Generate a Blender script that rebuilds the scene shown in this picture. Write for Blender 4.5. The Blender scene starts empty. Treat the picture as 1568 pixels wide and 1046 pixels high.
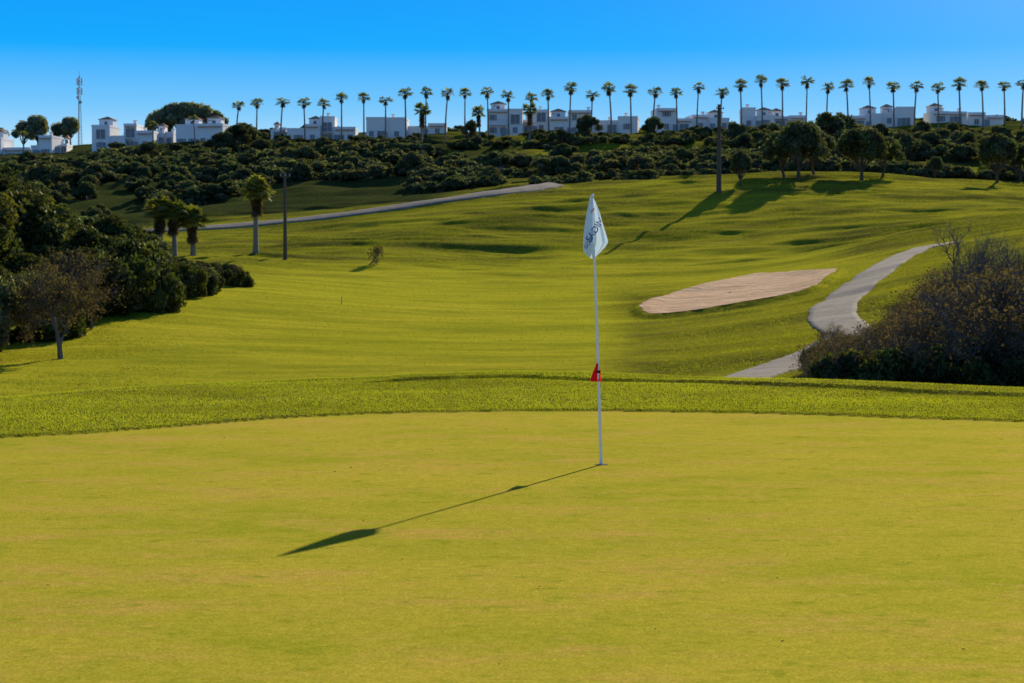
import bpy, math, random
import numpy as np
from mathutils import Vector, Matrix
random.seed(4); rng=np.random.default_rng(4)
sc=bpy.context.scene
F=3049.0; PITCH=math.atan(110/F); CH=1.6
SUN_AZ=math.radians(20.5); SUN_EL=math.radians(21.6)
# ------------------------------------------------------------------ helpers
def vz(v,d): return CH+d*np.tan(np.arctan((523-v)/F)-PITCH)
def zv(z,d): return 523-F*np.tan(np.arctan((z-CH)/d)+PITCH)
def ss(a,b,x):
    t=np.clip((x-a)/(b-a),0,1); return t*t*(3-2*t)
def _h(i,j,s):
    v=np.sin(i*127.1+j*311.7+s*74.7)*43758.5453; return v-np.floor(v)
def vn(x,y,s=0):
    i=np.floor(x); j=np.floor(y); fx=x-i; fy=y-j
    fx=fx*fx*(3-2*fx); fy=fy*fy*(3-2*fy)
    return (_h(i,j,s)*(1-fx)+_h(i+1,j,s)*fx)*(1-fy)+(_h(i,j+1,s)*(1-fx)+_h(i+1,j+1,s)*fx)*fy
def fbm(x,y,s=0,o=3):
    r=0;a=.5
    for k in range(o):
        r=r+a*vn(x,y,s+k*7); x=x*2.03+3.1; y=y*2.03+1.7; a*=.5
    return r/(1-.5**o)

# ------------------------------------------------------------------ terrain function
TU=np.array([-700,0,200,400,600,784,1000,1200,1400,1568,2300.])
TAB={40:[650]*11,55:[630,640,640,640,640,640,640,635,630,625,600],
65:[600,620,620,622,622,622,615,600,592,585,580],
75:[560,592,590,596,598,598,590,568,558,545,510],
90:[480,545,545,548,550,550,545,520,505,475,430],
105:[430,490,480,500,508,510,508,485,445,410,380],
120:[420,440,440,455,475,482,478,448,400,365,340],
140:[400,410,415,432,450,455,445,425,378,345,320],
165:[390,392,402,412,424,430,423,408,362,335,310],
190:[380,382,388,392,394,400,400,385,352,330,300],
215:[370,370,368,365,350,350,350,342,325,318,300],
240:[355,358,357,345,322,300,284,281,286,300,290],
265:[345,350,350,335,312,290,274,270,273,285,280],
300:[300,318,315,310,300,285,268,264,266,270,270],
340:[265,282,280,278,275,262,250,245,245,250,255],
390:[240,255,250,245,242,236,228,224,226,232,240],
440:[215,240,230,218,214,210,207,203,198,195,195],
480:[205,236,224,212,208,204,200,196,190,188,190],
540:[205,236,224,212,208,204,200,196,190,188,190],
560:[205,236,224,212,208,204,200,196,190,188,190]}
UG=np.arange(-700,2301,20.); DG=np.arange(40,561,2.)
rows=sorted(TAB); Z=np.array([[float(vz(v,d)) for v in TAB[d]] for d in rows])
A=np.array([np.interp(UG,TU,Z[i]) for i in range(len(rows))])
G=np.array([np.interp(DG,rows,A[:,j]) for j in range(len(UG))]).T
def gsm(M,sig,ax):
    k=np.arange(-int(3*sig),int(3*sig)+1); w=np.exp(-k**2/(2*sig**2)); w/=w.sum()
    pad=[(0,0),(0,0)]; pad[ax]=(len(k)//2,)*2
    Mp=np.pad(M,pad,mode='reflect',reflect_type='odd'); out=np.zeros_like(M); n=M.shape[ax]
    for a,ww in enumerate(w):
        sl=[slice(None)]*2; sl[ax]=slice(a,a+n); out+=ww*Mp[tuple(sl)]
    return out
G=gsm(gsm(G,2.6,0),3.0,1)
CU=[-700,0,250,500,780,1000,1250,1568,2300]
CD=[CH*F/(v-413) for v in [640,612,592,580,574,578,588,600,640]]
EU=[-700,0,130,250,400,560,784,1000,1250,1568,2300]
ED=[CH*F/(v-413) for v in [760,672,664,655,643,634,631,631,636,647,700]]
HPU=[120,240,340,437,560,660,740,800,850]; HPD=[226,229,231,233.5,237,241,245.5,253,262]   # hill path: bearing / range
def uof(x,y): return np.clip(784+F*x/np.maximum(y,1.),-700,2299.9)
BUNK=None
def polydist(x,y,poly):
    n=len(poly); d=np.full(x.shape,1e9); ins=np.zeros(x.shape,bool)
    for i in range(n):
        ax,ay=poly[i]; bx,by=poly[(i+1)%n]
        ex,ey=bx-ax,by-ay; t=np.clip(((x-ax)*ex+(y-ay)*ey)/(ex*ex+ey*ey+1e-9),0,1)
        d=np.minimum(d,np.hypot(x-ax-t*ex,y-ay-t*ey))
        c=((ay>y)!=(by>y))&(x<(bx-ax)*(y-ay)/(by-ay+1e-12)+ax); ins^=c
    return np.where(ins,-d,d)
def H(x,y):
    x=np.asarray(x,float); y=np.asarray(y,float)
    u=uof(x,y); yc=np.clip(y,40,559.9)
    fi=(yc-40)/2; i=np.floor(fi).astype(int); fi=fi-i
    fj=(u+700)/20; j=np.floor(fj).astype(int); fj=fj-j; j1=np.minimum(j+1,len(UG)-1)
    zt=(G[i,j]*(1-fj)+G[i,j1]*fj)*(1-fi)+(G[i+1,j]*(1-fj)+G[i+1,j1]*fj)*fi
    dc=np.interp(u,CU,CD); de=np.interp(u,EU,ED)
    f=np.clip((y-dc)/(40-dc),0,1)
    z=np.where(y<40,zt*f**1.25,zt)
    # low swales, mown ridges (graded out along the hill path)
    hp=np.interp(u,HPU,HPD); grade=1-.85*np.exp(-((y-hp)/9)**2)*ss(60,120,u)*ss(880,840,u)
    am=ss(45,95,y)*(0.18+0.26*ss(140,190,y)+0.6*ss(260,330,y))*ss(700,560,y)*grade
    z=z+am*(fbm(x/16+5,y/6.5,1)-.5)*3.2
    z=z+grade*ss(60,100,y)*ss(560,400,y)*(0.14+.42*ss(145,180,y))*(fbm(x/7.5+y/9,y/2.6,9,3)-.5)
    z=z+.45*ss(-4,-.5,y-hp)*ss(9,2,y-hp)*ss(60,120,u)*ss(880,840,u)
    # collar: slightly higher turf than the green, small lip near the crest
    z=z+0.022*ss(0,.10,y-de+0.25*(fbm(x*1.2,y*0,3)-.5))*ss(dc+2,dc,y)
    lip=dc-1.5+.35*(fbm(x*.5,x*0,5)-.5)
    z=z+0.05*ss(0,.12,y-lip)*ss(0,.8,dc+.4-y)*ss(520,640,u)
    z=z+0.06*(fbm(x/2.2,y/2.2,8,2)-.5)*ss(de+.5,de+2.5,y)*ss(dc+1,dc-.5,y)
    z=np.where(y>560,z*np.exp(-(np.maximum(y,560)-560)/900.),z)
    if BUNK is not None:
        m=(np.abs(x-BC[0])<30)&(np.abs(y-BC[1])<55)
        if np.any(m):
            xm=x[m] if x.ndim else x; ym=y[m] if x.ndim else y
            dd=polydist(np.atleast_1d(xm),np.atleast_1d(ym),BUNK)
            l=0.26*ss(.8,0.12,dd)-0.14*ss(-.2,-1.5,dd)
            if x.ndim: z=z.copy(); z[m]+=l
            else: z=z+l[0]
    return z
def gz(x,y): return float(H(np.array([x]),np.array([y]))[0])
def X(u,d): return (u-784)/F*d
YS=np.arange(60,550,.5)
def ground(u,v,dmin=60):
    ys=YS[YS>=dmin]; xs=(u-784)/F*ys
    vv=zv(H(xs,ys),ys); k=np.where(vv<=v)[0]
    d=ys[k[0]] if len(k) else ys[-1]
    return (float((u-784)/F*d),float(d))

# ------------------------------------------------------------------ mesh builder
class MB:
    def __init__(s): s.V=[];s.L=[];s.T=[];s.M=[];s.C=[];s.n=0
    def add(s,V,Fc,mat=0,col=(1,1,1)):
        V=np.asarray(V,float).reshape(-1,3); Fc=np.asarray(Fc,int)
        s.V.append(V); s.L.append((Fc+s.n).ravel()); s.T.append(np.full(len(Fc),Fc.shape[1]))
        s.M.append(np.full(len(Fc),mat)); col=np.asarray(col,float)
        if col.ndim==1: col=np.tile(col,(len(V),1))
        s.C.append(col); s.n+=len(V)
    def box(s,x0,x1,y0,y1,z0,z1,mat=0,col=(1,1,1)):
        V=[(x0,y0,z0),(x1,y0,z0),(x1,y1,z0),(x0,y1,z0),(x0,y0,z1),(x1,y0,z1),(x1,y1,z1),(x0,y1,z1)]
        s.add(V,[(0,3,2,1),(4,5,6,7),(0,1,5,4),(1,2,6,5),(2,3,7,6),(3,0,4,7)],mat,col)
    def tube(s,P,R,k=6,mat=0,col=(1,1,1),cap=False):
        P=np.asarray(P,float); n=len(P); R=np.broadcast_to(R,(n,))
        T=np.gradient(P,axis=0); T/=np.linalg.norm(T,axis=1)[:,None]+1e-9
        a=np.where(np.abs(T[:,2:3])>.9,np.array([[1.,0,0]]),np.array([[0,0,1.]]))
        B=np.cross(T,a); B/=np.linalg.norm(B,axis=1)[:,None]+1e-9; N=np.cross(B,T)
        th=np.linspace(0,2*math.pi,k,endpoint=False)
        V=P[:,None]+R[:,None,None]*(np.cos(th)[None,:,None]*B[:,None]+np.sin(th)[None,:,None]*N[:,None])
        Fc=[(i*k+j,i*k+(j+1)%k,(i+1)*k+(j+1)%k,(i+1)*k+j) for i in range(n-1) for j in range(k)]
        s.add(V.reshape(-1,3),Fc,mat,col)
        if cap:
            s.add(V[-1],[tuple(range(k))],mat,col)
    def leaves(s,C,size,mat=0,col=None,out=None,asp=.55):
        n=len(C); a=rng.normal(size=(n,3)); 
        if out is not None: nrm=out*1.1+rng.normal(size=(n,3))*.8
        else: nrm=rng.normal(size=(n,3))
        nrm/=np.linalg.norm(nrm,axis=1)[:,None]+1e-9
        t=np.cross(nrm,a); t/=np.linalg.norm(t,axis=1)[:,None]+1e-9; b=np.cross(nrm,t)
        sz=size*rng.uniform(.6,1.3,n)[:,None]
        V=np.stack([C-t*sz*.5,C+b*sz*asp*.5,C+t*sz*.5,C-b*sz*asp*.5],1).reshape(-1,3)
        Fc=np.arange(4*n).reshape(n,4)
        s.add(V,Fc,mat,np.repeat(col,4,0) if col is not None else (1,1,1))
    def mesh(s,name,mats,smooth=False):
        me=bpy.data.meshes.new(name); V=np.concatenate(s.V); L=np.concatenate(s.L); T=np.concatenate(s.T)
        me.vertices.add(len(V)); me.vertices.foreach_set('co',V.ravel())
        me.loops.add(len(L)); me.loops.foreach_set('vertex_index',L.astype(np.int32))
        me.polygons.add(len(T)); st=np.concatenate([[0],np.cumsum(T)[:-1]])
        me.polygons.foreach_set('loop_start',st.astype(np.int32)); me.polygons.foreach_set('loop_total',T.astype(np.int32))
        me.polygons.foreach_set('material_index',np.concatenate(s.M).astype(np.int32))
        me.polygons.foreach_set('use_smooth',np.full(len(T),smooth))
        at=me.color_attributes.new('Col','FLOAT_COLOR','POINT'); C=np.concatenate(s.C)
        at.data.foreach_set('color',np.concatenate([C,np.ones((len(C),1))],1).ravel())
        for m in mats: me.materials.append(m)
        me.update(calc_edges=True); me.validate(); return me
def obj(name,me,loc=(0,0,0),rz=0,sc_=1,coll=None,parent=None):
    o=bpy.data.objects.new(name,me); o.location=loc; o.rotation_euler=(0,0,rz)
    o.scale=(sc_,)*3 if np.isscalar(sc_) else sc_
    (coll or sc.collection).objects.link(o)
    if parent: o.parent=parent
    return o

# ------------------------------------------------------------------ materials
def mk(name):
    m=bpy.data.materials.new(name); m.use_nodes=True; nt=m.node_tree
    for n in list(nt.nodes): nt.nodes.remove(n)
    out=nt.nodes.new('ShaderNodeOutputMaterial'); return m,nt,out
def N(nt,t,**k):
    n=nt.nodes.new(t)
    for a,b in k.items():
        if a[0]=='_': n.inputs[a[1:]].default_value=b
        else: setattr(n,a,b)
    return n
def mix(nt,f,a,b,bt='MIX'):
    n=nt.nodes.new('ShaderNodeMix'); n.data_type='RGBA'; n.blend_type=bt
    for s_,v in ((0,f),(6,a),(7,b)):
        if hasattr(v,'is_linked'): nt.links.new(v,n.inputs[s_])
        elif s_==0: n.inputs[0].default_value=v
        else: n.inputs[s_].default_value=(*v,1)
    return n.outputs[2]
def noise(nt,scale,detail=4,co=None,rough=.55,sx=None):
    if co is None: co=nt.nodes.new('ShaderNodeTexCoord').outputs['Object']
    if sx:
        mp=nt.nodes.new('ShaderNodeMapping'); mp.inputs['Scale'].default_value=sx; nt.links.new(co,mp.inputs[0]); co=mp.outputs[0]
    n=N(nt,'ShaderNodeTexNoise',_Scale=scale,_Detail=detail,_Roughness=rough); nt.links.new(co,n.inputs['Vector']); return n.outputs['Fac']
def ramp(nt,fac,a,b):
    m=N(nt,'ShaderNodeMapRange'); m.inputs[1].default_value=a; m.inputs[2].default_value=b; nt.links.new(fac,m.inputs[0]); return m.outputs[0]
def simple(name,c1,c2,scale=5,rough=.8,bump=0,metal=0,spec=.3):
    m,nt,out=mk(name); p=N(nt,'ShaderNodeBsdfPrincipled',_Roughness=rough,_Metallic=metal)
    p.inputs['Specular IOR Level'].default_value=spec
    f=ramp(nt,noise(nt,scale),.3,.7); nt.links.new(mix(nt,f,c1,c2),p.inputs['Base Color'])
    if bump:
        b=N(nt,'ShaderNodeBump',_Distance=bump,_Strength=.6); nt.links.new(noise(nt,scale*4),b.inputs['Height']); nt.links.new(b.outputs[0],p.inputs['Normal'])
    nt.links.new(p.outputs[0],out.inputs[0]); return m
def leafmat(name,c1,c2,tr=.35,spec=.03):
    m,nt,out=mk(name)
    at=N(nt,'ShaderNodeAttribute',attribute_name='Col'); oi=N(nt,'ShaderNodeObjectInfo')
    base=mix(nt,oi.outputs['Random'],c1,c2); col=mix(nt,1.0,base,at.outputs['Color'],'MULTIPLY')
    d=N(nt,'ShaderNodeBsdfDiffuse'); t=N(nt,'ShaderNodeBsdfTranslucent'); g=N(nt,'ShaderNodeBsdfGlossy',_Roughness=.5)
    nt.links.new(col,d.inputs[0]); nt.links.new(mix(nt,1.0,col,(2.1,2.1,.8),'MULTIPLY'),t.inputs[0])
    ms=N(nt,'ShaderNodeMixShader',_Fac=tr); nt.links.new(d.outputs[0],ms.inputs[1]); nt.links.new(t.outputs[0],ms.inputs[2])
    m2=N(nt,'ShaderNodeMixShader',_Fac=spec); nt.links.new(ms.outputs[0],m2.inputs[1]); nt.links.new(g.outputs[0],m2.inputs[2])
    g.inputs[0].default_value=(.7,.72,.5,1)
    nt.links.new(m2.outputs[0],out.inputs[0]); return m
M_leaf=leafmat('leaf_dark',(.036,.050,.016),(.066,.078,.022),.40)
M_olive=leafmat('leaf_olive',(.12,.135,.09),(.15,.16,.095),.35)
M_leaff=leafmat('leaf_far_haze',(.070,.090,.058),(.115,.125,.072),.36,.015)  # distance haze put into the leaf colour: paler and bluer
M_leafm=leafmat('leaf_mid_haze',(.062,.080,.050),(.095,.11,.062),.38,.02)  # some haze mixed into the colour of the middle-distance trees
M_haze=leafmat('leaf_hazy',(.19,.22,.19),(.23,.25,.20),.5,.02)  # strongest painted haze, for the trees behind the ridge
M_dry=leafmat('leaf_dry',(.11,.078,.052),(.09,.072,.042),.3,.0)
M_palm=leafmat('palm_leaf',(.11,.13,.03),(.15,.15,.04),.5,.06)
M_palmf=leafmat('palm_leaf_far_haze',(.12,.145,.075),(.16,.165,.085),.5,.05)  # ridge palms: leaf colour lightened to stand in for haze
M_skirt=leafmat('palm_skirt',(.13,.085,.045),(.10,.07,.035),.3)
M_blade=leafmat('grass_blade',(.265,.275,.014),(.265,.275,.014),.5,.05)
M_bark=simple('bark',(.07,.05,.035),(.13,.10,.075),6,.9,.02)
M_barkg=simple('bark_grey',(.12,.095,.08),(.18,.15,.125),6,.9)
M_trunk=simple('palm_trunk',(.17,.14,.11),(.26,.22,.17),8,.9)
M_wall=simple('white_render',(.82,.81,.80),(.87,.85,.82),.4,.85)
M_trim=simple('trim_render',(.62,.60,.56),(.7,.68,.64),.8,.85)
M_tile=simple('roof_tile',(.36,.17,.09),(.5,.28,.16),3,.85)
M_glass=simple('window_glass',(.09,.10,.13),(.14,.16,.20),2,.15,0,0,.5)
M_shut=simple('shutter',(.22,.24,.28),(.28,.3,.32),3,.6)
M_wood=simple('pole_wood',(.07,.055,.045),(.12,.095,.07),9,.9)
M_steel=simple('galvanised_steel',(.35,.35,.36),(.5,.5,.5),5,.5,0,.6)
M_redp=simple('mast_red',(.45,.05,.04),(.5,.08,.06),5,.6)
M_yel=simple('marker_paint',(.5,.45,.15),(.55,.5,.2),5,.6)

# terrain material
def terrain_mat():
    m,nt,out=mk('turf'); L=nt.links.new
    at=N(nt,'ShaderNodeAttribute',attribute_name='Col'); sp=N(nt,'ShaderNodeSeparateColor'); L(at.outputs['Color'],sp.inputs[0])
    co=nt.nodes.new('ShaderNodeTexCoord').outputs['Object']
    n1=ramp(nt,noise(nt,.55,6,co,.66,(.6,1,1)),.40,.60); n2=ramp(nt,noise(nt,2.2,5,co,.68),.36,.64); n3=ramp(nt,noise(nt,60,3,co,.8),.36,.64); n4=ramp(nt,noise(nt,.07,4,co),.35,.65)
    n5=ramp(nt,noise(nt,4,6,co,.75),.38,.60); n6=ramp(nt,noise(nt,14,5,co,.85),.38,.62); n7=ramp(nt,noise(nt,1.3,7,co,.8,(.5,1,1)),.50,.66); n8=ramp(nt,noise(nt,.30,6,co,.7,(.4,1.7,1)),.42,.60)
    green=mix(nt,n1,(.57,.445,.060),(.38,.375,.030)); green=mix(nt,n2,green,(.51,.425,.052)); 
    green=mix(nt,n7,green,(.61,.40,.10))
    green=mix(nt,ramp(nt,noise(nt,4.5,6,co,.8,(.7,1,1)),.54,.66),green,(.33,.34,.03))
    green=mix(nt,n6,mix(nt,1.0,green,(.76,.80,.68),'MULTIPLY'),green)
    green=mix(nt,n3,green,mix(nt,1.0,green,(.62,.67,.48),'MULTIPLY'))
    rough=mix(nt,n2,(.15,.18,.012),(.32,.305,.022)); rough=mix(nt,n8,rough,(.19,.17,.03)); rough=mix(nt,n5,mix(nt,1.0,rough,(.36,.42,.40),'MULTIPLY'),rough)
    fair=mix(nt,n4,(.52,.43,.036),(.38,.37,.02)); fair=mix(nt,n2,fair,(.44,.41,.026)); fair=mix(nt,n8,fair,(.32,.32,.022)); fair=mix(nt,n5,mix(nt,1.0,fair,(.80,.84,.8),'MULTIPLY'),fair)
    scrub_shade=mix(nt,n2,(.03,.043,.012),(.06,.07,.02))  # dark tone of scrub cover, also used for painted shade
    c=mix(nt,sp.outputs[1],rough,fair); c=mix(nt,sp.outputs[2],c,scrub_shade); c=mix(nt,sp.outputs[0],c,green)
    hb=N(nt,'ShaderNodeMath',operation='MULTIPLY'); L(n5,hb.inputs[0]); 
    inv=N(nt,'ShaderNodeMath',operation='SUBTRACT'); inv.inputs[0].default_value=1; L(sp.outputs[0],inv.inputs[1]); L(inv.outputs[0],hb.inputs[1])
    b1=N(nt,'ShaderNodeBump',_Distance=.05,_Strength=.8); L(hb.outputs[0],b1.inputs['Height'])
    b3=N(nt,'ShaderNodeBump',_Distance=.007,_Strength=.7); L(n6,b3.inputs['Height']); L(b1.outputs[0],b3.inputs['Normal'])
    b2=N(nt,'ShaderNodeBump',_Distance=.006,_Strength=.8); L(n3,b2.inputs['Height']); L(b3.outputs[0],b2.inputs['Normal'])
    # shading normal tilted toward the sun to brighten turf, standing in for backlit blades
    ln=N(nt,'ShaderNodeVectorMath',operation='SCALE'); ln.inputs[0].default_value=(math.sin(SUN_AZ),math.cos(SUN_AZ),0)
    k1=N(nt,'ShaderNodeMapRange'); k1.inputs[3].default_value=.32; k1.inputs[4].default_value=.70; L(sp.outputs[0],k1.inputs[0]); L(k1.outputs[0],ln.inputs['Scale'])
    ad0=N(nt,'ShaderNodeVectorMath',operation='ADD'); L(ln.outputs[0],ad0.inputs[0]); L(b2.outputs[0],ad0.inputs[1])
    nm=N(nt,'ShaderNodeVectorMath',operation='NORMALIZE'); L(ad0.outputs[0],nm.inputs[0])
    d=N(nt,'ShaderNodeBsdfDiffuse'); L(c,d.inputs[0]); L(nm.outputs[0],d.inputs['Normal'])
    g=N(nt,'ShaderNodeBsdfGlossy',_Roughness=.75); L(mix(nt,1.0,c,(.10,.10,.15),'MULTIPLY'),g.inputs[0]); L(b2.outputs[0],g.inputs['Normal'])
    ad=N(nt,'ShaderNodeAddShader'); L(d.outputs[0],ad.inputs[0]); L(g.outputs[0],ad.inputs[1]); L(ad.outputs[0],out.inputs[0]); return m
M_turf=terrain_mat()
def sand_mat():
    m,nt,out=mk('bunker_sand'); L=nt.links.new; p=N(nt,'ShaderNodeBsdfPrincipled',_Roughness=.9)
    p.inputs['Specular IOR Level'].default_value=.1; p.inputs['Specular Tint'].default_value=(1,.75,.5,1)
    f=ramp(nt,noise(nt,.6,6,None,.7),.38,.62)
    co=nt.nodes.new('ShaderNodeTexCoord').outputs['Object']
    mp=nt.nodes.new('ShaderNodeMapping'); mp.inputs['Rotation'].default_value=(0,0,math.radians(35)); L(co,mp.inputs[0])
    w=ramp(nt,noise(nt,2.6,5,mp.outputs[0],.6,(.12,1.0,1)),.38,.60)
    c=mix(nt,f,(.76,.46,.24),(.88,.58,.32)); c=mix(nt,w,c,(.58,.32,.15))
    L(c,p.inputs['Base Color']); b=N(nt,'ShaderNodeBump',_Distance=.08,_Strength=.9); L(w,b.inputs['Height']); L(b.outputs[0],p.inputs['Normal']); L(p.outputs[0],out.inputs[0]); return m
M_sand=sand_mat()
M_path=simple('cart_path_asphalt',(.18,.15,.12),(.28,.235,.19),1.2,.9,.015,0,.1)
M_earth=simple('bare_earth',(.16,.11,.07),(.24,.17,.12),1,.95,.02,0,.1)

# ------------------------------------------------------------------ bunker outline in world metres (surveyed on the slope)
bo=[(980,466),(998,456),(1030,447),(1062,437),(1120,424),(1170,416),(1225,413),(1280,410),(1264,424),(1238,440),(1185,453),(1125,464),(1065,474),(1012,480),(986,475)]
bw=np.array([ground(u,v+8) for u,v in bo])
def catmull(Pn,k=6,closed=False):
    Pn=np.asarray(Pn,float); n=len(Pn); out=[]
    rg=range(n) if closed else range(n-1)
    for i in rg:
        if closed: a,b,c,d=Pn[i-1],Pn[i],Pn[(i+1)%n],Pn[(i+2)%n]
        else: a,b,c,d=Pn[max(i-1,0)],Pn[i],Pn[i+1],Pn[min(i+2,n-1)]
        for t in np.linspace(0,1,k,endpoint=False):
            out.append(.5*((2*b)+(-a+c)*t+(2*a-5*b+4*c-d)*t*t+(-a+3*b-3*c+d)*t**3))
    if not closed: out.append(Pn[-1])
    return np.array(out)
bw=catmull(bw,5,True); BC=bw.mean(0); bw=bw+rng.normal(size=bw.shape)*.06; BUNK=bw

# ------------------------------------------------------------------ terrain sheet
yr=np.concatenate([-np.geomspace(400,5,12),np.arange(-3,5,.5),np.arange(5,36,.1),np.arange(36,60,1),np.arange(60,285,.5),np.arange(285,600,2.5),np.geomspace(600,9000,30)])
tc=np.concatenate([-np.geomspace(4,.33,40),np.linspace(-.32,.32,520),np.geomspace(.33,4,40)])
YY,TT=np.meshgrid(yr,tc,indexing='ij'); XX=TT*np.sqrt(YY**2+64)
ZZ=H(XX.ravel(),YY.ravel()); xs=XX.ravel(); ys=YY.ravel()
u=uof(xs,ys); v=zv(ZZ,np.maximum(ys,1)); de=np.interp(u,EU,ED)
nz=fbm(xs/14,ys/10,21)-.5; nf=fbm(xs*1.2,ys*0,3)-.5
R=(ys<de-0.25*nf).astype(float)
vs=v+nz*60
fa=ss(385,440,vs)*ss(1030,900,u+nz*200)*ss(60,200,u+(v-450)*1.7+nz*50)
fa=np.maximum(fa,ss(360,400,vs)*ss(1500,1300,u)*ss(700,900,u)*ss(470,430,v)*.8)
fa=fa*(ys>50)*(1-R); fa=np.maximum(fa,ss(.40,.7,fbm(xs/12,ys/5,33))*.45*(ys>60)*(ys<280))
scr_shade=ss(252,275,ys+nz*30)*ss(760,640,u)  # shade on the left hillside painted with the dark scrub tone
scr_shade=np.maximum(scr_shade,ss(285,300,ys+nz*25)*(1-ss(.40,.6,fbm(xs/22,ys/30,44))*ss(600,800,u)*.75)*.9)
scr_shade=scr_shade*(1-ss(770,830,u)*ss(1010,960,u)*ss(365,372,ys)*ss(404,396,ys))
scr_shade=scr_shade*(1-ss(1380,1440,u)*ss(285,295,ys)*ss(335,325,ys))
bank=ss(1330,1420,u+nz*60)*ss(92,80,ys)*(ys>45)*.9
lb_shade=np.clip(ss(0,25,(534-.25*u)-v-6+nz*20)*ss(372,340,u)*(ys>60)*ss(175,150,ys),0,1)*.85  # shade of the left bank painted into the ground colour
scr_shade=np.clip(np.maximum.reduce([scr_shade,bank,lb_shade]),0,1); scr_shade[ys<50]=0
COL=np.stack([R,fa,scr_shade],1)
nr,nc=len(yr),len(tc); idx=np.arange(nr*nc).reshape(nr,nc)
Q=np.stack([idx[:-1,:-1],idx[:-1,1:],idx[1:,1:],idx[1:,:-1]],-1).reshape(-1,4)
mb=MB(); mb.add(np.stack([xs,ys,ZZ],1),Q,0,COL); obj('golf_course_ground',mb.mesh('ground',[M_turf],True))

# bunker sand
mb=MB(); n=len(bw); ring=[]
for k,s_ in enumerate(np.linspace(1.0,0.02,16)):
    p=BC+(bw-BC)*s_; ring.append(np.column_stack([p,H(p[:,0],p[:,1])+(.06 if k else .02)]))
V=np.concatenate(ring); Fc=[(k*n+i,k*n+(i+1)%n,(k+1)*n+(i+1)%n,(k+1)*n+i) for k in range(15) for i in range(n)]
mb.add(V,Fc); obj('sand_bunker',mb.mesh('bunker',[M_sand],True))

# paths
def path(name,pts,w,bank=0,mat=M_path,off=.045):
    C=catmull(pts,14); T=np.gradient(C,axis=0); T/=np.linalg.norm(T,axis=1)[:,None]; Nn=np.column_stack([-T[:,1],T[:,0]])
    if bank: Nn*=np.sign(Nn[:,1:2])
    V=[]; m=9
    w=np.broadcast_to(w,(len(C),)) if np.isscalar(w) else np.interp(np.linspace(0,1,len(C)),np.linspace(0,1,len(w)),w)
    for q,s_ in enumerate([-.5]+list(np.linspace(-.5,.5,m))+[.5]):
        p=C+Nn*(w*s_)[:,None]+Nn*((0.25*(fbm(np.arange(len(C))*.7,np.zeros(len(C)),1 if q<5 else 2)-.5)) if abs(s_)==.5 else np.zeros(len(C)))[:,None]
        z=H(p[:,0],p[:,1]); z=z+(off+bank*(s_+.5) if 0<q<=m else -.25)
        V.append(np.column_stack([p,z]))
    V=np.array(V); K=len(C); Fc=[(a*K+i,a*K+i+1,(a+1)*K+i+1,(a+1)*K+i) for a in range(len(V)-1) for i in range(K-1)]
    mb=MB(); mb.add(V.reshape(-1,3),Fc); return obj(name,mb.mesh(name,[mat],True))
pp=[(1455,374),(1425,377),(1385,392),(1345,415),(1305,445),(1278,468),(1277,492),(1300,512),(1270,535),(1215,556),(1160,574),(1120,590)]
path('cart_path',[ground(a,b) for a,b in pp],[2.0,2.2,2.4,2.5,2.5,2.4,2.3,2.2,2.2,2.2,2.2])
path('hill_path',[(X(a,d),d) for a,d in zip(HPU,HPD)],2.8,.20,off=.07)
path('access_road',[(X(a,d),d) for a,d in [(1405,355),(1450,352),(1520,349),(1600,345)]],4.0,.3)
path('dirt_track',[(X(a,d),d) for a,d in [(650,318),(690,325),(730,335),(760,350)]],5.0,.5,M_earth)

# ------------------------------------------------------------------ vegetation meshes
def clumps(mb,centers,rad,nper,size,mat,flat=.85,dark=.5):
    for c,r in zip(centers,rad):
        n=int(nper*(r/np.mean(rad))**2); d=rng.normal(size=(n,3)); d/=np.linalg.norm(d,axis=1)[:,None]
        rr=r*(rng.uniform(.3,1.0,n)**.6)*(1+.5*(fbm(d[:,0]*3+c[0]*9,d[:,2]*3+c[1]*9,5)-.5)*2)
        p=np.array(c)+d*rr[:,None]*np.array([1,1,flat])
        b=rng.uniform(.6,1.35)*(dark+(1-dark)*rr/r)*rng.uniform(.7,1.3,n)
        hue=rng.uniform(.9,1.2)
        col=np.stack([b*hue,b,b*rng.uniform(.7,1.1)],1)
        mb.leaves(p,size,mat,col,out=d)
def shrub(seed,size,mat,ncl=16,nper=420,asp=1.0):
    global rng; rng=np.random.default_rng(seed); mb=MB(); cs=[];rs=[]
    for i in range(ncl):
        a=rng.uniform(0,6.28); r=math.sqrt(rng.uniform(0,1))*.78; h=rng.uniform(.12,.82)*(1-.4*r)
        cs.append((r*math.cos(a)*asp,r*math.sin(a)*asp,h)); rs.append(rng.uniform(.12,.30))
    for c in cs[:9]: mb.tube([(0,0,-.1),(c[0]*.4,c[1]*.4,c[2]*.5),c],[.035,.022,.008],4,1)
    clumps(mb,cs,rs,nper,size,0); return mb.mesh('shrub',[mat,M_bark])
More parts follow.
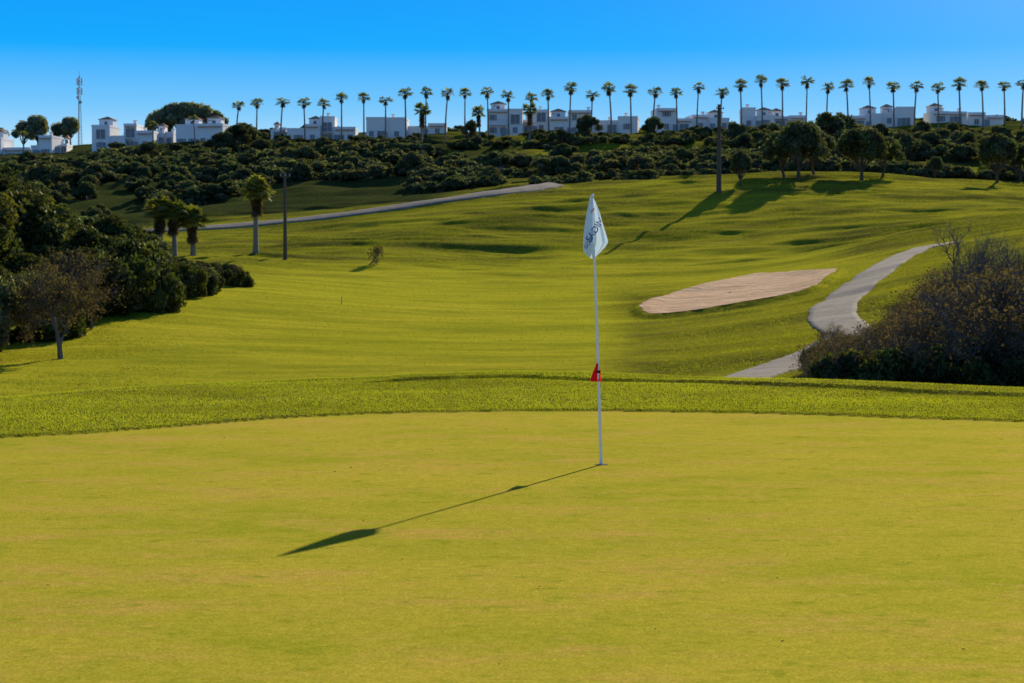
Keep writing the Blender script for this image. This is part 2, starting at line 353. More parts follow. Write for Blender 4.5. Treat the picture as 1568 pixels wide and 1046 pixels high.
def tree(seed,size,mat,th=.35,ncl=20,nper=420,cr=.42,bark=None):
    global rng; rng=np.random.default_rng(seed); mb=MB(); cs=[];rs=[]
    top=np.array([rng.uniform(-.05,.05),rng.uniform(-.05,.05),th])
    mb.tube([(0,0,-.06),(top[0]*.3,top[1]*.3,th*.5),top],[.04,.03,.024],7,1)
    for i in range(ncl):
        a=rng.uniform(0,6.28); e=rng.uniform(-.1,1.45); r=cr*rng.uniform(.4,.98)
        cz=th+.12+(1-th-.22)*.5; c=np.array([r*math.cos(a)*math.cos(e),r*math.sin(a)*math.cos(e),cz-.12+(1-th)*.5*math.sin(e)*rng.uniform(.6,.95)])
        cs.append(c); rs.append(rng.uniform(.07,.16)*cr/.4)
        if i<14:
            m=(top+c)/2+rng.normal(size=3)*.02+np.array([0,0,-.03]); mb.tube([top,m,c],[.018,.012,.004],4,1)
    clumps(mb,cs,rs,nper,size,0); return mb.mesh('tree',[mat,bark or M_bark])
def bare(seed,depth=6,leafn=0,spread=.6,lean=(0,0),multi=1,size=.02,r0=.028):
    global rng; rng=np.random.default_rng(seed); mb=MB(); ends=[]
    def br(p,d,l,r,k):
        m=p+d*l*.5+rng.normal(size=3)*l*.07; q=m+d*l*.5+rng.normal(size=3)*l*.07
        mb.tube([p,m,q],[r,r*.82,r*.62],5 if k>3 else 3,1)
        if k==0: ends.append(q); return
        for _ in range(3 if k<depth else 4):
            nd=d+rng.normal(size=3)*spread+np.array([0,0,.12]); nd/=np.linalg.norm(nd); br(q if rng.random()<.7 else m,nd,l*rng.uniform(.62,.84),r*.6,k-1)
    for i in range(multi):
        d=np.array([lean[0]+rng.normal()*.35*(multi>1),lean[1]+rng.normal()*.35*(multi>1),1.]); d/=np.linalg.norm(d)
        br(np.array([0,0,-.03]),d,.26,r0 if multi==1 else .014,depth)
    if leafn:
        E=np.array(ends); E=E[rng.integers(0,len(E),leafn)]+rng.normal(size=(leafn,3))*.03; b=rng.uniform(.6,1.3,leafn)
        mb.leaves(E,size,0,np.stack([b,b,b],1))
    zt=max(v_[:,2].max() for v_ in mb.V); mb.V=[v_/zt for v_ in mb.V]
    return mb.mesh('bare_tree',[M_dry,M_barkg])
def palm(seed,hgt,head,nf=34,seg=11,skirt=30,tr=.2,mat=None,skl=.8,bend=.25):
    global rng; rng=np.random.default_rng(seed); mb=MB()
    k=rng.uniform(-bend,bend,2); zz=np.linspace(-.05*hgt,hgt,9)
    P=np.stack([k[0]*(zz/hgt)**2,k[1]*(zz/hgt)**2,zz],1); rr=np.linspace(tr*1.35,tr*.85,9); rr[0]=tr*1.7
    mb.tube(P,rr,8,1); top=P[-1]
    def fan(el,az,pet,fl,mat_,droop,b):
        d=np.array([math.cos(az)*math.cos(el),math.sin(az)*math.cos(el),math.sin(el)]); s_=np.array([-math.sin(az),math.cos(az),0]); n_=np.cross(s_,d)
        h=top+d*pet; mb.tube([top,h],[.03*head,.02*head],3,mat_,(b,b,b))
        for i in range(seg):
            a=(i/(seg-1)-.5)*2.5; dd=d*math.cos(a)+s_*math.sin(a)+n_*(.22*abs(math.sin(a)))
            l=fl*(.8+.2*math.cos(a))*rng.uniform(.85,1.1); w=.085*fl*rng.uniform(.8,1.2)
            pr=s_*math.cos(a)-d*math.sin(a); m=h+dd*l*.6; e=h+dd*l+np.array([0,0,-droop*l])
            mb.add([h,m-pr*w,m+pr*w,e],[(0,1,3,2)],mat_,(b,b,b*.9))
    for i in range(nf):
        el=math.asin(rng.uniform(-.35,1.0)); fan(el,rng.uniform(0,6.28),head*rng.uniform(.34,.55),head*rng.uniform(.45,.62),0,rng.uniform(.1,.4),rng.uniform(.7,1.25))
    for i in range(skirt):
        top=P[-1]+np.array([0,0,-rng.uniform(0,skl)*head]); fan(-rng.uniform(.9,1.4),rng.uniform(0,6.28),head*.15,head*rng.uniform(.3,.48),2,.15,rng.uniform(.6,1.2))
    return mb.mesh('palm',[mat or M_palm,M_trunk,M_skirt])

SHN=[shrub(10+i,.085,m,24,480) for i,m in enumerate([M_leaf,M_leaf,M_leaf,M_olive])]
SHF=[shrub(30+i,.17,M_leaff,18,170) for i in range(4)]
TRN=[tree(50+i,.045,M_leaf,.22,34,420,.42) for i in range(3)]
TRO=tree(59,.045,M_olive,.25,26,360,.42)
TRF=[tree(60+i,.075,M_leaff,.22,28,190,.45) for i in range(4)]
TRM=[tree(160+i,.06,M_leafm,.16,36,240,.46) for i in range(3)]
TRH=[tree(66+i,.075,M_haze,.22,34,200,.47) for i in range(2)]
BAR=[bare(70+i,7,0,.42,r0=.022) for i in range(2)]
BSH=[bare(80+i,5,1800,.5,(0,0),4,.03) for i in range(3)]
BTL=bare(90,6,5000,.55,(0,0),1,.03)
def put(kind,me,x,y,h,w=None,coll=None,rz=None,sink=.0):
    s_=h if w is None else (w/2,w/2,h)
    return obj(kind,me,(x,y,gz(x,y)-sink),random.uniform(0,6.28) if rz is None else rz,s_,coll)
def mass(name):
    c=bpy.data.collections.new(name+'_set'); e=bpy.data.objects.new(name,None); e.instance_type='COLLECTION'; e.instance_collection=c; sc.collection.objects.link(e); return c

# left bank thicket
TT_U=[-120,0,60,100,140,170,210,225,260,300,370]; TT_V=[235,250,300,345,330,322,335,365,385,395,400]
cL=mass('left_bank_thicket')
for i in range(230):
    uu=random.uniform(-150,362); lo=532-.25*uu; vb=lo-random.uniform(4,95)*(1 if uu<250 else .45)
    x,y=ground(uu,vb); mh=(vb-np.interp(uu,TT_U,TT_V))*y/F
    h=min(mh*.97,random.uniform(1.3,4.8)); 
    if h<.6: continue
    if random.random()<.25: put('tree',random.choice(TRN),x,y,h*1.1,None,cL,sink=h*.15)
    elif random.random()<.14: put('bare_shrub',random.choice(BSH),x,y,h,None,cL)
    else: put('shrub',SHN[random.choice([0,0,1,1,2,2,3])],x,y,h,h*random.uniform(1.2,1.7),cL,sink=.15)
for uu,vb,vt in [(-20,470,240),(35,470,275),(-70,500,235),(70,460,325),(100,455,345),(225,440,352),(5,450,250),(50,440,290)]:
    x,y=ground(uu,vb); put('broadleaf_tree',random.choice(TRN),x,y,(vb-vt)*y/F,None)
x,y=ground(172,452); put('broadleaf_tree',TRN[1],x,y,(452-318)*y/F)
x,y=ground(175,480); put('olive_tree',TRO,x,y,(480-415)*y/F*1.1)
x,y=ground(12,528); put('olive_tree',TRO,x,y,2.4)
x,y=ground(92,550); put('leafless_tree',BTL,x,y,(550-388)*y/F,rz=1)
x,y=ground(140,505); put('leafless_tree',BTL,x,y,(505-410)*y/F,rz=3)
# right bank
cR=mass('right_bank_thicket')
RU=[1235,1262,1300,1330,1370,1420,1470,1520,1568,1700]; RV=[545,505,508,500,478,425,385,372,358,340]
for i in range(170):
    uu=random.uniform(1255,1700); d=random.uniform(58,82); x=X(uu,d); z=gz(x,d)
    mh=float(vz(np.interp(uu,RU,RV),d))-z; h=min(mh,random.uniform(1.2,4.8))*random.uniform(.85,1)
    if h<.4: continue
    if random.random()<.66: put('bare_shrub',random.choice(BSH),x,d,h,None,cR)
    else:
        h=min(h,2.2); put('shrub',SHN[random.choice([0,1,2,2])],x,d,h,h*random.uniform(1.2,1.7),cR,sink=.1)
for uu,d,vt in [(1470,74,328),(1540,70,345),(1610,72,330)]:
    x=X(uu,d); put('leafless_tree',BAR[uu%2],x,d,float(vz(vt,d))-gz(x,d))
x,y=ground(1272,540); put('bare_shrub',BSH[0],x,y,1.35,None)
x,y=ground(1285,545); put('bare_shrub',BSH[1],x,y,1.1,None)

# fan palms on the left fairway edge
PN=[palm(100+i,1.0*hh,1.95,52,13,46,.22,M_palm,.8) for i,hh in enumerate([6.0,4.4,3.6])]
for uu,vb,vt,k in [(392,387,274,0),(246,392,300,1),(268,392,306,1),(296,392,320,2),(60,392,296,1)]:
    x,y=ground(uu,vb,150); me=PN[k]; hh=[6.0,4.4,3.6][k]+1.4; s_=(vb-vt)*y/F/hh; put('fan_palm_tree',me,x,y,s_)
x,y=ground(566,405,140); put('leafless_tree',bare(95,5,900,.8,(.5,0),1,.05),x,y,(405-374)*y/F,rz=0)

# ridge palms
PR=[palm(120+i,1.0,.175,24,9,8,.014,M_palmf,.4,.05) for i in range(5)]
rp=[(363,162),(394,158),(431,157),(468,158),(494,159),(524,150),(558,150),(591,154),(622,143),(652,142),(682,144),(712,143),(748,141),(779,146),(811,150),(840,146),(872,135),(905,146),(936,136),(966,139),(999,142),(1036,142),(1066,134),(1102,142),(1134,131),(1166,124),(1197,129),(1233,125),(1264,134),(1297,131),(1331,127),(1367,133),(1398,132),(1435,135),(1468,129),(1503,132),(1536,132),(1562,128),(1600,130),(300,182),(38,205),(236,190)]
for i,(uu,vh) in enumerate(rp):
    d=441+random.uniform(-3,3); x=X(uu,d); z=gz(x,d); h=float(vz(vh,d))-z; q=random.uniform(10,12.5) if uu>350 else 8
    o=put('washingtonia_palm_tree',PR[i%5],x,d,1.0); o.scale=(q,q,h)
PO=[palm(140+i,1.0,.30,40,11,40,.03,M_palmf,1.0,.05) for i in range(2)]
for uu,vh,d in [(646,170,400),(735,172,405),(811,168,410)]:
    x=X(uu,d); z=gz(x,d); h=float(vz(vh,d))-z; o=put('washingtonia_palm_tree',PO[uu%2],x,d,h); o.scale=(h*.8,h*.8,h)

# distant shrubs and trees
cF=mass('hillside_shrubs')
def band(u0,u1,d0,d1,n,h0,h1,t=.15,th=.40):
    for i in range(n):
        uu=random.uniform(u0,u1); d=random.uniform(d0,d1); x=X(uu,d); h=random.uniform(h0,h1)
        if 790<uu<1000 and 358<d<400: continue
        if 1380<uu<1600 and 288<d<332: continue
        if uu<130 and d>385: h*=.5
        if fbm(np.array([x/16.]),np.array([d/14.]),61)[0]<th: continue
        if random.random()<t: put('tree',random.choice(TRF+TRM),x,d,h*1.4,None,cF,sink=h*.25)
        else: put('shrub',random.choice(SHF),x,d,h,h*random.uniform(2.0,3.4),cF,sink=.2)
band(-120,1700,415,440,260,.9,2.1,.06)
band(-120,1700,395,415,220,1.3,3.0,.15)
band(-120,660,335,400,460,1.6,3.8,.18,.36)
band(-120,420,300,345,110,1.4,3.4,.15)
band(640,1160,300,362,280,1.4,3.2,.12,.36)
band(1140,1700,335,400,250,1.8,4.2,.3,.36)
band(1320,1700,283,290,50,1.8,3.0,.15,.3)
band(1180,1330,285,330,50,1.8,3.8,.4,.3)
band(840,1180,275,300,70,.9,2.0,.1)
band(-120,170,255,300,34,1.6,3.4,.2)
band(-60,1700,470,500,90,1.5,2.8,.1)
for uu,d,vt,wd in [(373,398,185,1.35),(340,392,200,1.2),(900,408,174,1),(1222,250,180,1.05),(1200,258,196,.95),(1318,256,190,1.05),(1350,262,205,1),(1133,242,228,.75),(1525,262,200,1),(1430,272,238,.8),(1245,262,195,1),(1560,280,215,1)]:
    x=X(uu,d); h=float(vz(vt,d))-gz(x,d); o=put('broadleaf_tree',random.choice(TRM),x,d,h); o.scale=(h*wd,h*wd,h)
for uu,d,vt,wd in [(1125,380,184,.9),(1265,330,166,.9),(1290,345,170,.9),(1000,420,174,.9),(150,340,250,.9),(1080,415,192,1),(1240,310,196,1),(575,400,222,.9),(720,410,182,.8),(1385,330,200,1),(1480,360,200,1.0),(1180,330,200,1),(1170,400,186,1),(1345,380,186,1),(1410,395,182,1),(60,380,238,1),(230,390,214,1.1),(440,395,212,1.1),(860,400,196,.9),(980,300,232,1.1),(830,310,240,1.2),(1020,310,236,1.1),(1300,310,205,1.2),(1440,380,196,1.2),(1530,385,190,1.2)]:
    x=X(uu,d); h=float(vz(vt,d))-gz(x,d); o=put('broadleaf_tree',random.choice(TRF),x,d,h); o.scale=(h*wd,h*wd,h)
for uu,vt,s_ in [(262,158,1.0),(276,156,1.1),(290,155,1.1),(304,157,1.1),(318,160,1.0),(245,166,.9),(60,175,1),(40,184,1),(110,178,1),(334,168,.9),(95,186,.9),(0,194,1)]:
    d=520; x=X(uu,d); h=float(vz(vt,d))-gz(x,d); o=put('umbrella_pine_tree',TRH[uu%2],x,d,h); o.scale=(h*.9*s_,h*.9*s_,h)

# ------------------------------------------------------------------ villas
def villa(u0,u1,vt,vb,seed,d=456):
    r=random.Random(seed); x0=X(u0,d); W=(u1-u0)/F*d; xm=x0+W/2
    zb=min(gz(xm,d),float(vz(vb,d))); Ht=float(vz(vt,d))-zb
    e=bpy.data.objects.new('white_villa',None); e.location=(xm,d,zb); e.rotation_euler=(0,0,r.uniform(-.12,.12)); sc.collection.objects.link(e)
    wl=MB(); wn=MB(); rf=MB(); ch=MB(); dr=MB()
    n=max(2,int(W/4.6)); cuts=[-W/2]+sorted([-W/2+W*(i+r.uniform(-.18,.18))/n for i in range(1,n)])+[W/2]
    for i in range(n):
        a,b=cuts[i]+.004,cuts[i+1]-.004; h=Ht*r.choice([1,.95,.8,.72,.88]) if i not in(0,n-1) else Ht*r.choice([.5,.62,.85]); f=r.choice([0,.9,1.8,-.9]); dp=9+r.uniform(-1,1)
        wl.box(a,b,f,f+dp,-2.5,h); 
        for q in ((a-.06,b+.06,f-.08,f+.2),(a-.06,b+.06,f+dp-.2,f+dp+.06)): wl.box(q[0],q[1],q[2],q[3],h+.002,h+.5)
        for q in ((a-.06,a+.2),(b-.2,b+.06)): wl.box(q[0],q[1],f+.204,f+dp-.204,h+.002,h+.47)
        if r.random()<.55:
            rf.box(a+.3,b-.3,f-.55,f-.09,h-.35,h-.18,0)
        fl=0.2
        while fl+2.4<h+.1:
            w=b-a; k=max(1,int(w/2.3))
            for j in range(k):
                cx=a+w*(j+.5)/k; big=r.random()<.35; ww=1.0 if big else .5; z0=fl+(.05 if big else .95); z1=fl+2.15
                if r.random()<.12: continue
                wn.box(cx-ww,cx+ww,f-.03,f-.005,z0,z1,0)
                for q in ((cx-ww-.09,cx-ww,z0,z1),(cx+ww,cx+ww+.09,z0,z1),(cx-.03,cx+.03,z0,z1)): wn.box(q[0],q[1],f-.10,f-.034,q[2],q[3],1)
                wn.box(cx-ww-.09,cx+ww+.09,f-.13,f-.034,z1+.002,z1+.1,1); wn.box(cx-ww-.12,cx+ww+.12,f-.2,f-.034,z0-.1,z0-.002,1)
                if not big and r.random()<.5:
                    wn.box(cx-ww-.5,cx-ww-.1,f-.07,f-.01,z0,z1,2); wn.box(cx+ww+.1,cx+ww+.5,f-.07,f-.01,z0,z1,2)
            if fl>2 and r.random()<.45:
                wl.box(a+.1,b-.1,f-1.3,f-.004,fl-.25,fl-.05)
                for xx in np.arange(a+.15,b-.1,.28): ch.box(xx,xx+.05,f-1.27,f-1.22,fl-.05,fl+.9,1)
                ch.box(a+.1,b-.1,f-1.29,f-1.2,fl+.9,fl+.98,1)
                for xx in (a+.2,b-.45): wl.box(xx,xx+.25,f-1.25,f-1.0,-2.4,fl-.254)
            fl+=2.9
        if r.random()<.6:
            cx=r.uniform(a+.5,b-.8); ch.box(cx,cx+.6,f+3,f+3.6,h,h+1.3,0); ch.box(cx-.1,cx+.7,f+2.9,f+3.7,h+1.302,h+1.42,2)
        if r.random()<.35:
            cx=(a+b)/2; s_=min(1.6,(b-a)/2-.4); wl.box(cx-s_,cx+s_,f+4,f+7,h+.01,h+2.0)
            wn.box(cx-.35,cx+.35,f+3.96,f+3.99,h+.6,h+1.5,0)
            V=[(cx-s_-.3,f+3.7,h+2.003),(cx+s_+.3,f+3.7,h+2.003),(cx+s_+.3,f+7.3,h+2.003),(cx-s_-.3,f+7.3,h+2.003),(cx,f+5.5,h+2.8)]
            rf.add(V,[(0,1,4),(1,2,4),(2,3,4),(3,0,4)],0); rf.add(V[:4],[(3,2,1,0)],0)
    dr.box(-.5,.5,-2.05,-2.0,0,2.1,0); dr.box(-.7,-.5,-2.1,-1.99,0,2.2,0)
    for nm,b_,ms in (('walls',wl,[M_wall]),('windows',wn,[M_glass,M_trim,M_shut]),('roof_tiles',rf,[M_tile]),('chimneys_and_railings',ch,[M_wall,M_steel,M_tile]),('garden_door',dr,[M_shut])):
        if b_.V: obj(nm,b_.mesh(nm,ms),parent=e)
for i,(a,b,t,q,d) in enumerate([(-30,45,204,250,452),(45,84,202,245,450),(84,102,216,240,452),(140,190,184,232,452),(190,236,182,232,454),(238,266,198,226,462),(268,345,184,228,454),(415,438,183,215,462),(438,490,172,222,456),(490,545,170,222,458),(562,622,174,214,456),(622,684,176,212,460),(746,800,160,210,456),(800,840,162,208,460),(840,905,162,208,456),(905,976,164,206,458),(1004,1060,160,206,456),(1060,1116,160,204,460),(1136,1184,158,200,456),(1184,1232,158,200,458),(1302,1350,158,196,456),(1350,1400,158,196,458),(1426,1480,158,194,456),(1480,1534,158,194,459),(1575,1640,160,194,458)]):
    villa(a,b,t+3,q,200+i,d)

# telecom mast
mb=MB(); d=560; x=X(124,d); z=gz(x,d); h=float(vz(108,d))-z
for a in range(3):
    th=a*2.094; r0,r1=.7,.18; mb.tube([(r0*math.cos(th),r0*math.sin(th),0),(r1*math.cos(th),r1*math.sin(th),h*.93)],[.09,.06],5,0)
K=22
for k in range(K):
    za,zb=h*.93*k/K,h*.93*(k+1)/K; ra=.7-.52*k/K; rb=.7-.52*(k+1)/K
    for a in range(3):
        t0,t1=a*2.094,(a+1)*2.094
        mb.tube([(ra*math.cos(t0),ra*math.sin(t0),za),(rb*math.cos(t1),rb*math.sin(t1),zb)],[.035,.035],3,(k//4)%2)
        mb.tube([(rb*math.cos(t0),rb*math.sin(t0),zb),(rb*math.cos(t1),rb*math.sin(t1),zb)],[.035,.035],3,(k//4)%2)
mb.tube([(0,0,h*.9),(0,0,h)],[.05,.03],5,1)
for k in range(3):
    th=k*2.094+.5
    for zf in (.74,.86):
        c=np.array([.75*math.cos(th),.75*math.sin(th)]); mb.box(c[0]-.16,c[0]+.16,c[1]-.1,c[1]+.1,h*zf-1,h*zf+1,0); mb.tube([(0,0,h*zf),(c[0],c[1],h*zf)],[.04,.04],4,0)
for zf,th in ((.66,4.4),(.60,5.2)):
    c=np.array([.5*math.cos(th),.5*math.sin(th),h*zf]); mb.tube([c,c+np.array([math.cos(th),math.sin(th),0])*.1,c+np.array([math.cos(th),math.sin(th),0])*.3],[.1,.45,.5],12,0,cap=True)
obj('telecom_mast',mb.mesh('mast',[M_steel,M_redp]),(x,d,z))

# utility poles
def pole(uu,d,vt,r=.13):
    x=X(uu,d); y=d; z=gz(x,y); h=float(vz(vt,d))-z; mb=MB()
    mb.tube([(0,0,-.3),(0,0,h*.5),(0,0,h)],[r*1.25,r,r*.75],10,0,cap=True)
    mb.box(-.5,.5,-r-.07,-r+.02,h-.55,h-.45,0)
    for q in (-.42,0,.42): mb.tube([(q,-r-.02,h-.45),(q,-r-.02,h-.36),(q,-r-.02,h-.26)],[.03,.06,.03],6,1,cap=True)
    obj('utility_pole',mb.mesh('pole',[M_wood,M_steel]),(x,y,z),.3)
pole(437,ground(437,398,150)[1],262,.15); pole(1100,236,160,.25); pole(646,345,222,.12)
x,y=ground(523,466); mb=MB(); mb.tube([(0,0,-.1),(0,0,.42),(0,0,.45)],[.03,.03,.02],8,0,cap=True); obj('distance_marker_post',mb.mesh('post',[M_yel]),(x,y,gz(x,y)))

# ------------------------------------------------------------------ flagstick
M_stick=simple('stick_fibreglass',(.75,.78,.82),(.8,.82,.85),4,.35,0,0,.5)
def cloth(name,c,tr=.45):
    m,nt,out=mk(name); d=N(nt,'ShaderNodeBsdfDiffuse'); t=N(nt,'ShaderNodeBsdfTranslucent'); f=ramp(nt,noise(nt,40,3),.3,.7)
    cc=mix(nt,f,c,tuple(x_*.92 for x_ in c)); nt.links.new(cc,d.inputs[0]); nt.links.new(cc,t.inputs[0]); ms=N(nt,'ShaderNodeMixShader',_Fac=tr)
    nt.links.new(d.outputs[0],ms.inputs[1]); nt.links.new(t.outputs[0],ms.inputs[2]); nt.links.new(ms.outputs[0],out.inputs[0]); return m
M_flag=cloth('flag_cloth',(.60,.75,.90),.40); M_red=cloth('red_cloth',(.75,.02,.03),.4); M_ink=cloth('blue_print',(.02,.10,.28),.1); M_inkr=cloth('red_print',(.6,.12,.06),.2); M_dk=simple('cup_shade_clip_black',(.01,.01,.008),(.02,.02,.015),9,.9)  # last one: painted hole shade, and the clip's own black
D0=16.3; bx=X(921.5,D0); E=bpy.data.objects.new('golf_flagstick',None); E.location=(bx,D0,0); sc.collection.objects.link(E)
k=D0/F; Ht=(712-300)*k; lean=(907-921.5)*k
def PX(uu): return (uu-921.5)*k
def PZ(vv): return (712-vv)*k
mb=MB(); mb.tube([(0,0,-.1),(lean*.5,0,Ht*.5),(lean,0,Ht)],[.0125,.0115,.009],14,0,cap=True); mb.tube([(lean,0,Ht-.005),(lean,0,Ht+.008),(lean,0,Ht+.016)],[.012,.014,.006],12,0,cap=True)
for zz in (.5,1.0): mb.tube([(lean*zz/Ht,0,zz),(lean*zz/Ht,0,zz+.012)],[.0145,.0145],12,0)
obj('stick',mb.mesh('stick',[M_stick],True),parent=E)
FV=[301,308,316,324,332,340,348,356,364,371,378,385,391,396]
FL=[904,902,900,898.5,897,895.5,894.5,893.5,893,892.5,892.5,893,898,906]
FR=[907,911,914.5,917.5,920,922,924.5,927,929.5,931,927,920,914,909]
def fdepth(s_,w):
    return -.018-.030*w*np.sin(s_*9.0+w*1.2)**2*(.3+w)-.018*w*np.sin(s_*4+1)
def fpt(s_,tv,off=0):
    vv=301+tv*95; l=np.interp(vv,FV,FL); r=np.interp(vv,FV,FR); w=(r-l)/38.
    return (PX(l+(r-l)*s_),fdepth(s_,w)+off,PZ(vv))
mb=MB(); ns,ntv=36,48; V=[fpt(i/ns,j/ntv) for j in range(ntv+1) for i in range(ns+1)]
Fc=[(j*(ns+1)+i,j*(ns+1)+i+1,(j+1)*(ns+1)+i+1,(j+1)*(ns+1)+i) for j in range(ntv) for i in range(ns)]
mb.add(V,Fc)
V2=[]
for j in range(ntv+1):
    for i in range(13):
        a=np.array(fpt(.02+.55*i/12,j/ntv*.93)); a[1]=-a[1]*.9-.004*math.sin(j*.3); V2.append(a)
mb.add(V2,[(j*13+i,j*13+i+1,(j+1)*13+i+1,(j+1)*13+i) for j in range(ntv) for i in range(12)])
obj('flag',mb.mesh('flag',[M_flag],True),parent=E)
def letters(txt,cx,cy,size,ang,mat,nm,bold=0):
    cu=bpy.data.curves.new(nm,'FONT'); cu.body=txt; cu.size=size; cu.align_x='CENTER'; cu.align_y='CENTER'; cu.resolution_u=3; cu.offset=bold
    o=bpy.data.objects.new(nm,cu); sc.collection.objects.link(o); bpy.context.view_layer.update()
    dg=bpy.context.evaluated_depsgraph_get(); me=bpy.data.meshes.new_from_object(o.evaluated_get(dg)); bpy.data.objects.remove(o)
    ca,sa=math.cos(ang),math.sin(ang)
    for v_ in me.vertices:
        a,b=v_.co.x,v_.co.y; uu=cx+a*ca-b*sa; vv=cy-(a*sa+b*ca)
        l=np.interp(vv,FV,FL); r=np.interp(vv,FV,FR); s_=(uu-l)/max(r-l,.1); p=fpt(float(np.clip(s_,0.02,.98)),(vv-301)/95,-.005); v_.co=p
    me.materials.clear(); me.materials.append(mat); obj(nm,me,parent=E)
letters('SADIN',911,352,14,math.radians(58),M_ink,'flag_lettering',.12)
letters('GOLF',901,372,8,math.radians(58),M_ink,'flag_small_lettering',.05)
letters('~',907,322,16,math.radians(60),M_inkr,'flag_emblem',.1)
mb=MB(); g=[(556,913.5,917),(563,911.5,918.5),(570,908,920),(577,905.5,920),(584,904,921)]
V=[];
for j,(vv,l,r) in enumerate(g):
    for i in range(7):
        s_=i/6; V.append((PX(l+(r-l)*s_)-.0,-.016-.012*math.sin(s_*5+j*.6),PZ(vv)))
mb.add(V,[(j*7+i,j*7+i+1,(j+1)*7+i+1,(j+1)*7+i) for j in range(4) for i in range(6)])
V3=[(a,-b*.9,c) for a,b,c in V]; mb.add(V3,[(j*7+i,j*7+i+1,(j+1)*7+i+1,(j+1)*7+i) for j in range(4) for i in range(6)])
obj('red_position_pennant',mb.mesh('pennant',[M_red],True),parent=E)
mb=MB(); lx=lean*.34; mb.tube([(lx,0,PZ(571)),(lx,0,PZ(567))],[.019,.019],12,0); obj('pennant_clip',mb.mesh('clip',[M_dk]),parent=E)
mb=MB(); th=np.linspace(0,2*math.pi,32,endpoint=False); V=[(0,0,.004)]+[(.054*math.cos(a),.054*math.sin(a),.004) for a in th]
mb.add(V,[(0,i+1,(i+1)%32+1) for i in range(32)]); ho=obj('golf_hole_shade_disc',mb.mesh('cup',[M_dk]),(bx,D0,.0))  # flat dark disc above the turf, painted for the shade inside the hole

# ------------------------------------------------------------------ grass blades
def blades(name,n,fx,hh,wd,mat,colr=(.75,1.3)):
    x,y=fx(n); n=len(x); z=H(x,y)-.004; a=rng.uniform(0,6.28,n); h=rng.uniform(*hh,n); w=wd*rng.uniform(.6,1.3,n)
    ln=rng.normal(size=(n,2))*.5*h[:,None]; dx=np.cos(a)*w; dy=np.sin(a)*w
    V=np.stack([np.stack([x-dx,y-dy,z],1),np.stack([x+dx,y+dy,z],1),np.stack([x+ln[:,0],y+ln[:,1],z+h],1)],1).reshape(-1,3)
    b=rng.uniform(*colr,n)*(.6+.8*fbm(x*.8,y*.8,12)); c=np.repeat(np.stack([b*rng.uniform(.85,1.15,n),b,b],1),3,0)
    mb=MB(); mb.add(V,np.arange(3*n).reshape(n,3),0,c); obj(name,mb.mesh(name,[mat]))
def fx1(n):
    y=rng.uniform(16,32,n); x=rng.uniform(-.30,.30,n)*y; uu=uof(x,y); de=np.interp(uu,EU,ED)-.25*(fbm(x*1.2,y*0,3)-.5); dc=np.interp(uu,CU,CD)
    k_=(y>de)&(y<dc+.8); return x[k_],y[k_]
blades('collar_grass',520000,fx1,(.010,.026),.0034,M_blade,(.85,1.15))
def fx2(n):
    y=rng.uniform(62,150,n); x=rng.uniform(-.28,.28,n)*y; uu=uof(x,y)
    pr=np.maximum(ss(950,1150,uu),ss(350,100,uu))*ss(.35,.6,fbm(x/3,y/2.,50))*ss(150,110,y)+.03
    k_=rng.random(n)<pr; return x[k_],y[k_]
blades('rough_grass',240000,fx2,(.03,.10),.018,M_blade,(.40,.85))
mb=MB(); n=110; y=rng.uniform(8,24,n); x=rng.uniform(-.27,.27,n)*y; mb.leaves(np.stack([x,y,np.full(n,.008)],1),.02,0,np.tile([[1.,1,1]],(n,1)),out=np.tile([[0,0,2.5]],(n,1))); obj('leaf_litter',mb.mesh('litter',[M_dry]))

# ------------------------------------------------------------------ sky and sun
w=bpy.data.worlds.new('World'); sc.world=w; w.use_nodes=True; nt=w.node_tree; L=nt.links.new
for n_ in list(nt.nodes): nt.nodes.remove(n_)
out=nt.nodes.new('ShaderNodeOutputWorld'); bg=N(nt,'ShaderNodeBackground',_Strength=.1); L(bg.outputs[0],out.inputs[0])
sky=N(nt,'ShaderNodeTexSky'); sky.sky_type='NISHITA'; sky.sun_disc=False; sky.sun_elevation=SUN_EL; sky.sun_rotation=SUN_AZ; sky.air_density=1; sky.dust_density=.6; sky.ozone_density=3
tcn=nt.nodes.new('ShaderNodeTexCoord'); sx=nt.nodes.new('ShaderNodeSeparateXYZ'); L(tcn.outputs['Generated'],sx.inputs[0])
cr=nt.nodes.new('ShaderNodeValToRGB'); L(sx.outputs[2],cr.inputs[0]); el=cr.color_ramp.elements
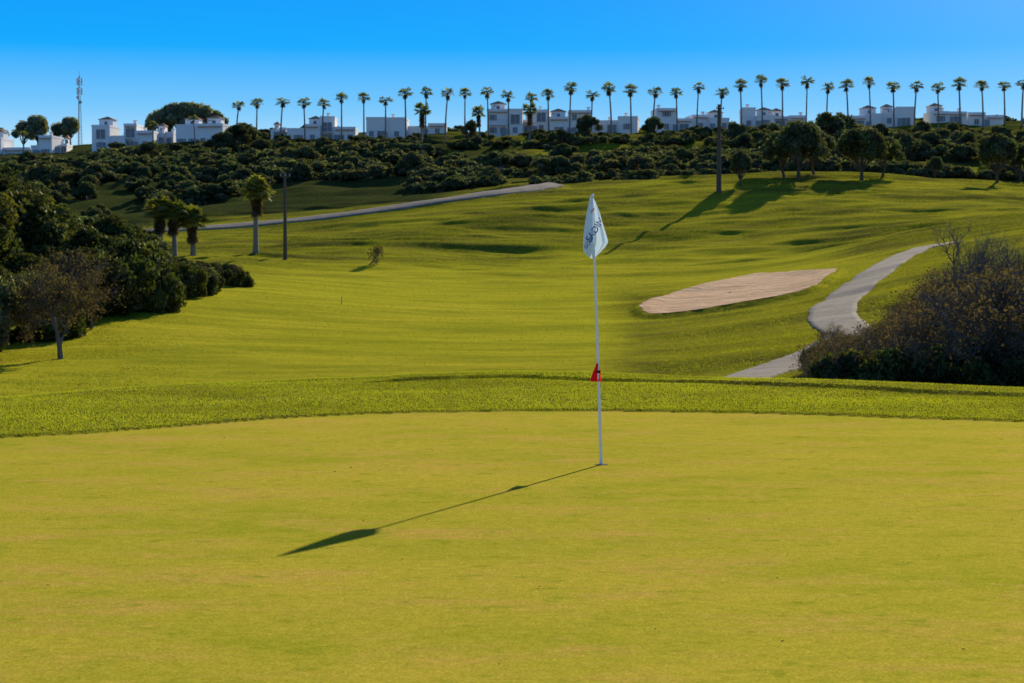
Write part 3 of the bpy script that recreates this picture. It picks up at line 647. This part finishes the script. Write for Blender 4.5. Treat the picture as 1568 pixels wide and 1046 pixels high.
stops=[(0,(.82,.90,.97)),(.06,(.44,.74,.97)),(.08,(.18,.57,.98)),(.11,(.0,.40,1.0)),(.145,(.0,.32,.98)),(.4,(.05,.17,.45)),(1,(.07,.13,.30))]
el[0].position,el[0].color=stops[0][0],(*stops[0][1],1); el[1].position,el[1].color=1,(*stops[-1][1],1)
for p,c in stops[1:-1]:
    e_=el.new(p); e_.color=(*c,1)
sd=Vector((math.sin(SUN_AZ)*math.cos(SUN_EL),math.cos(SUN_AZ)*math.cos(SUN_EL),math.sin(SUN_EL)))
dt=N(nt,'ShaderNodeVectorMath',operation='DOT_PRODUCT'); L(tcn.outputs['Generated'],dt.inputs[0]); dt.inputs[1].default_value=sd
pw=N(nt,'ShaderNodeMath',operation='POWER'); mxm=N(nt,'ShaderNodeMath',operation='MAXIMUM'); mxm.inputs[1].default_value=0; L(dt.outputs['Value'],mxm.inputs[0]); L(mxm.outputs[0],pw.inputs[0]); pw.inputs[1].default_value=60
glow=mix(nt,pw.outputs[0],(0,0,0),(.85,.78,.35))
c=mix(nt,1.0,cr.outputs[0],glow,'ADD')
sc10=mix(nt,1.0,c,(10,10,10),'MULTIPLY')
c=mix(nt,.985,sky.outputs[0],sc10); L(c,bg.inputs[0])
sl=bpy.data.lights.new('sun','SUN'); sl.energy=5; sl.angle=math.radians(.5); sl.color=(1,.87,.66)
so=bpy.data.objects.new('sun',sl); so.rotation_euler=(-sd).to_track_quat('-Z','Y').to_euler(); so.location=(100,300,150); sc.collection.objects.link(so)

# ------------------------------------------------------------------ camera
cd=bpy.data.cameras.new('camera'); cam=bpy.data.objects.new('camera',cd); sc.collection.objects.link(cam); sc.camera=cam
cam.location=(0,0,CH); cam.rotation_euler=(math.radians(90)-PITCH,0,0); cd.sensor_width=36; cd.lens=F*36/1568; cd.clip_end=20000; cd.clip_start=.1
cd.dof.use_dof=True; cd.dof.focus_distance=16.3; cd.dof.aperture_fstop=9
sc.view_settings.view_transform='Standard'; sc.view_settings.look='None'; sc.view_settings.exposure=0
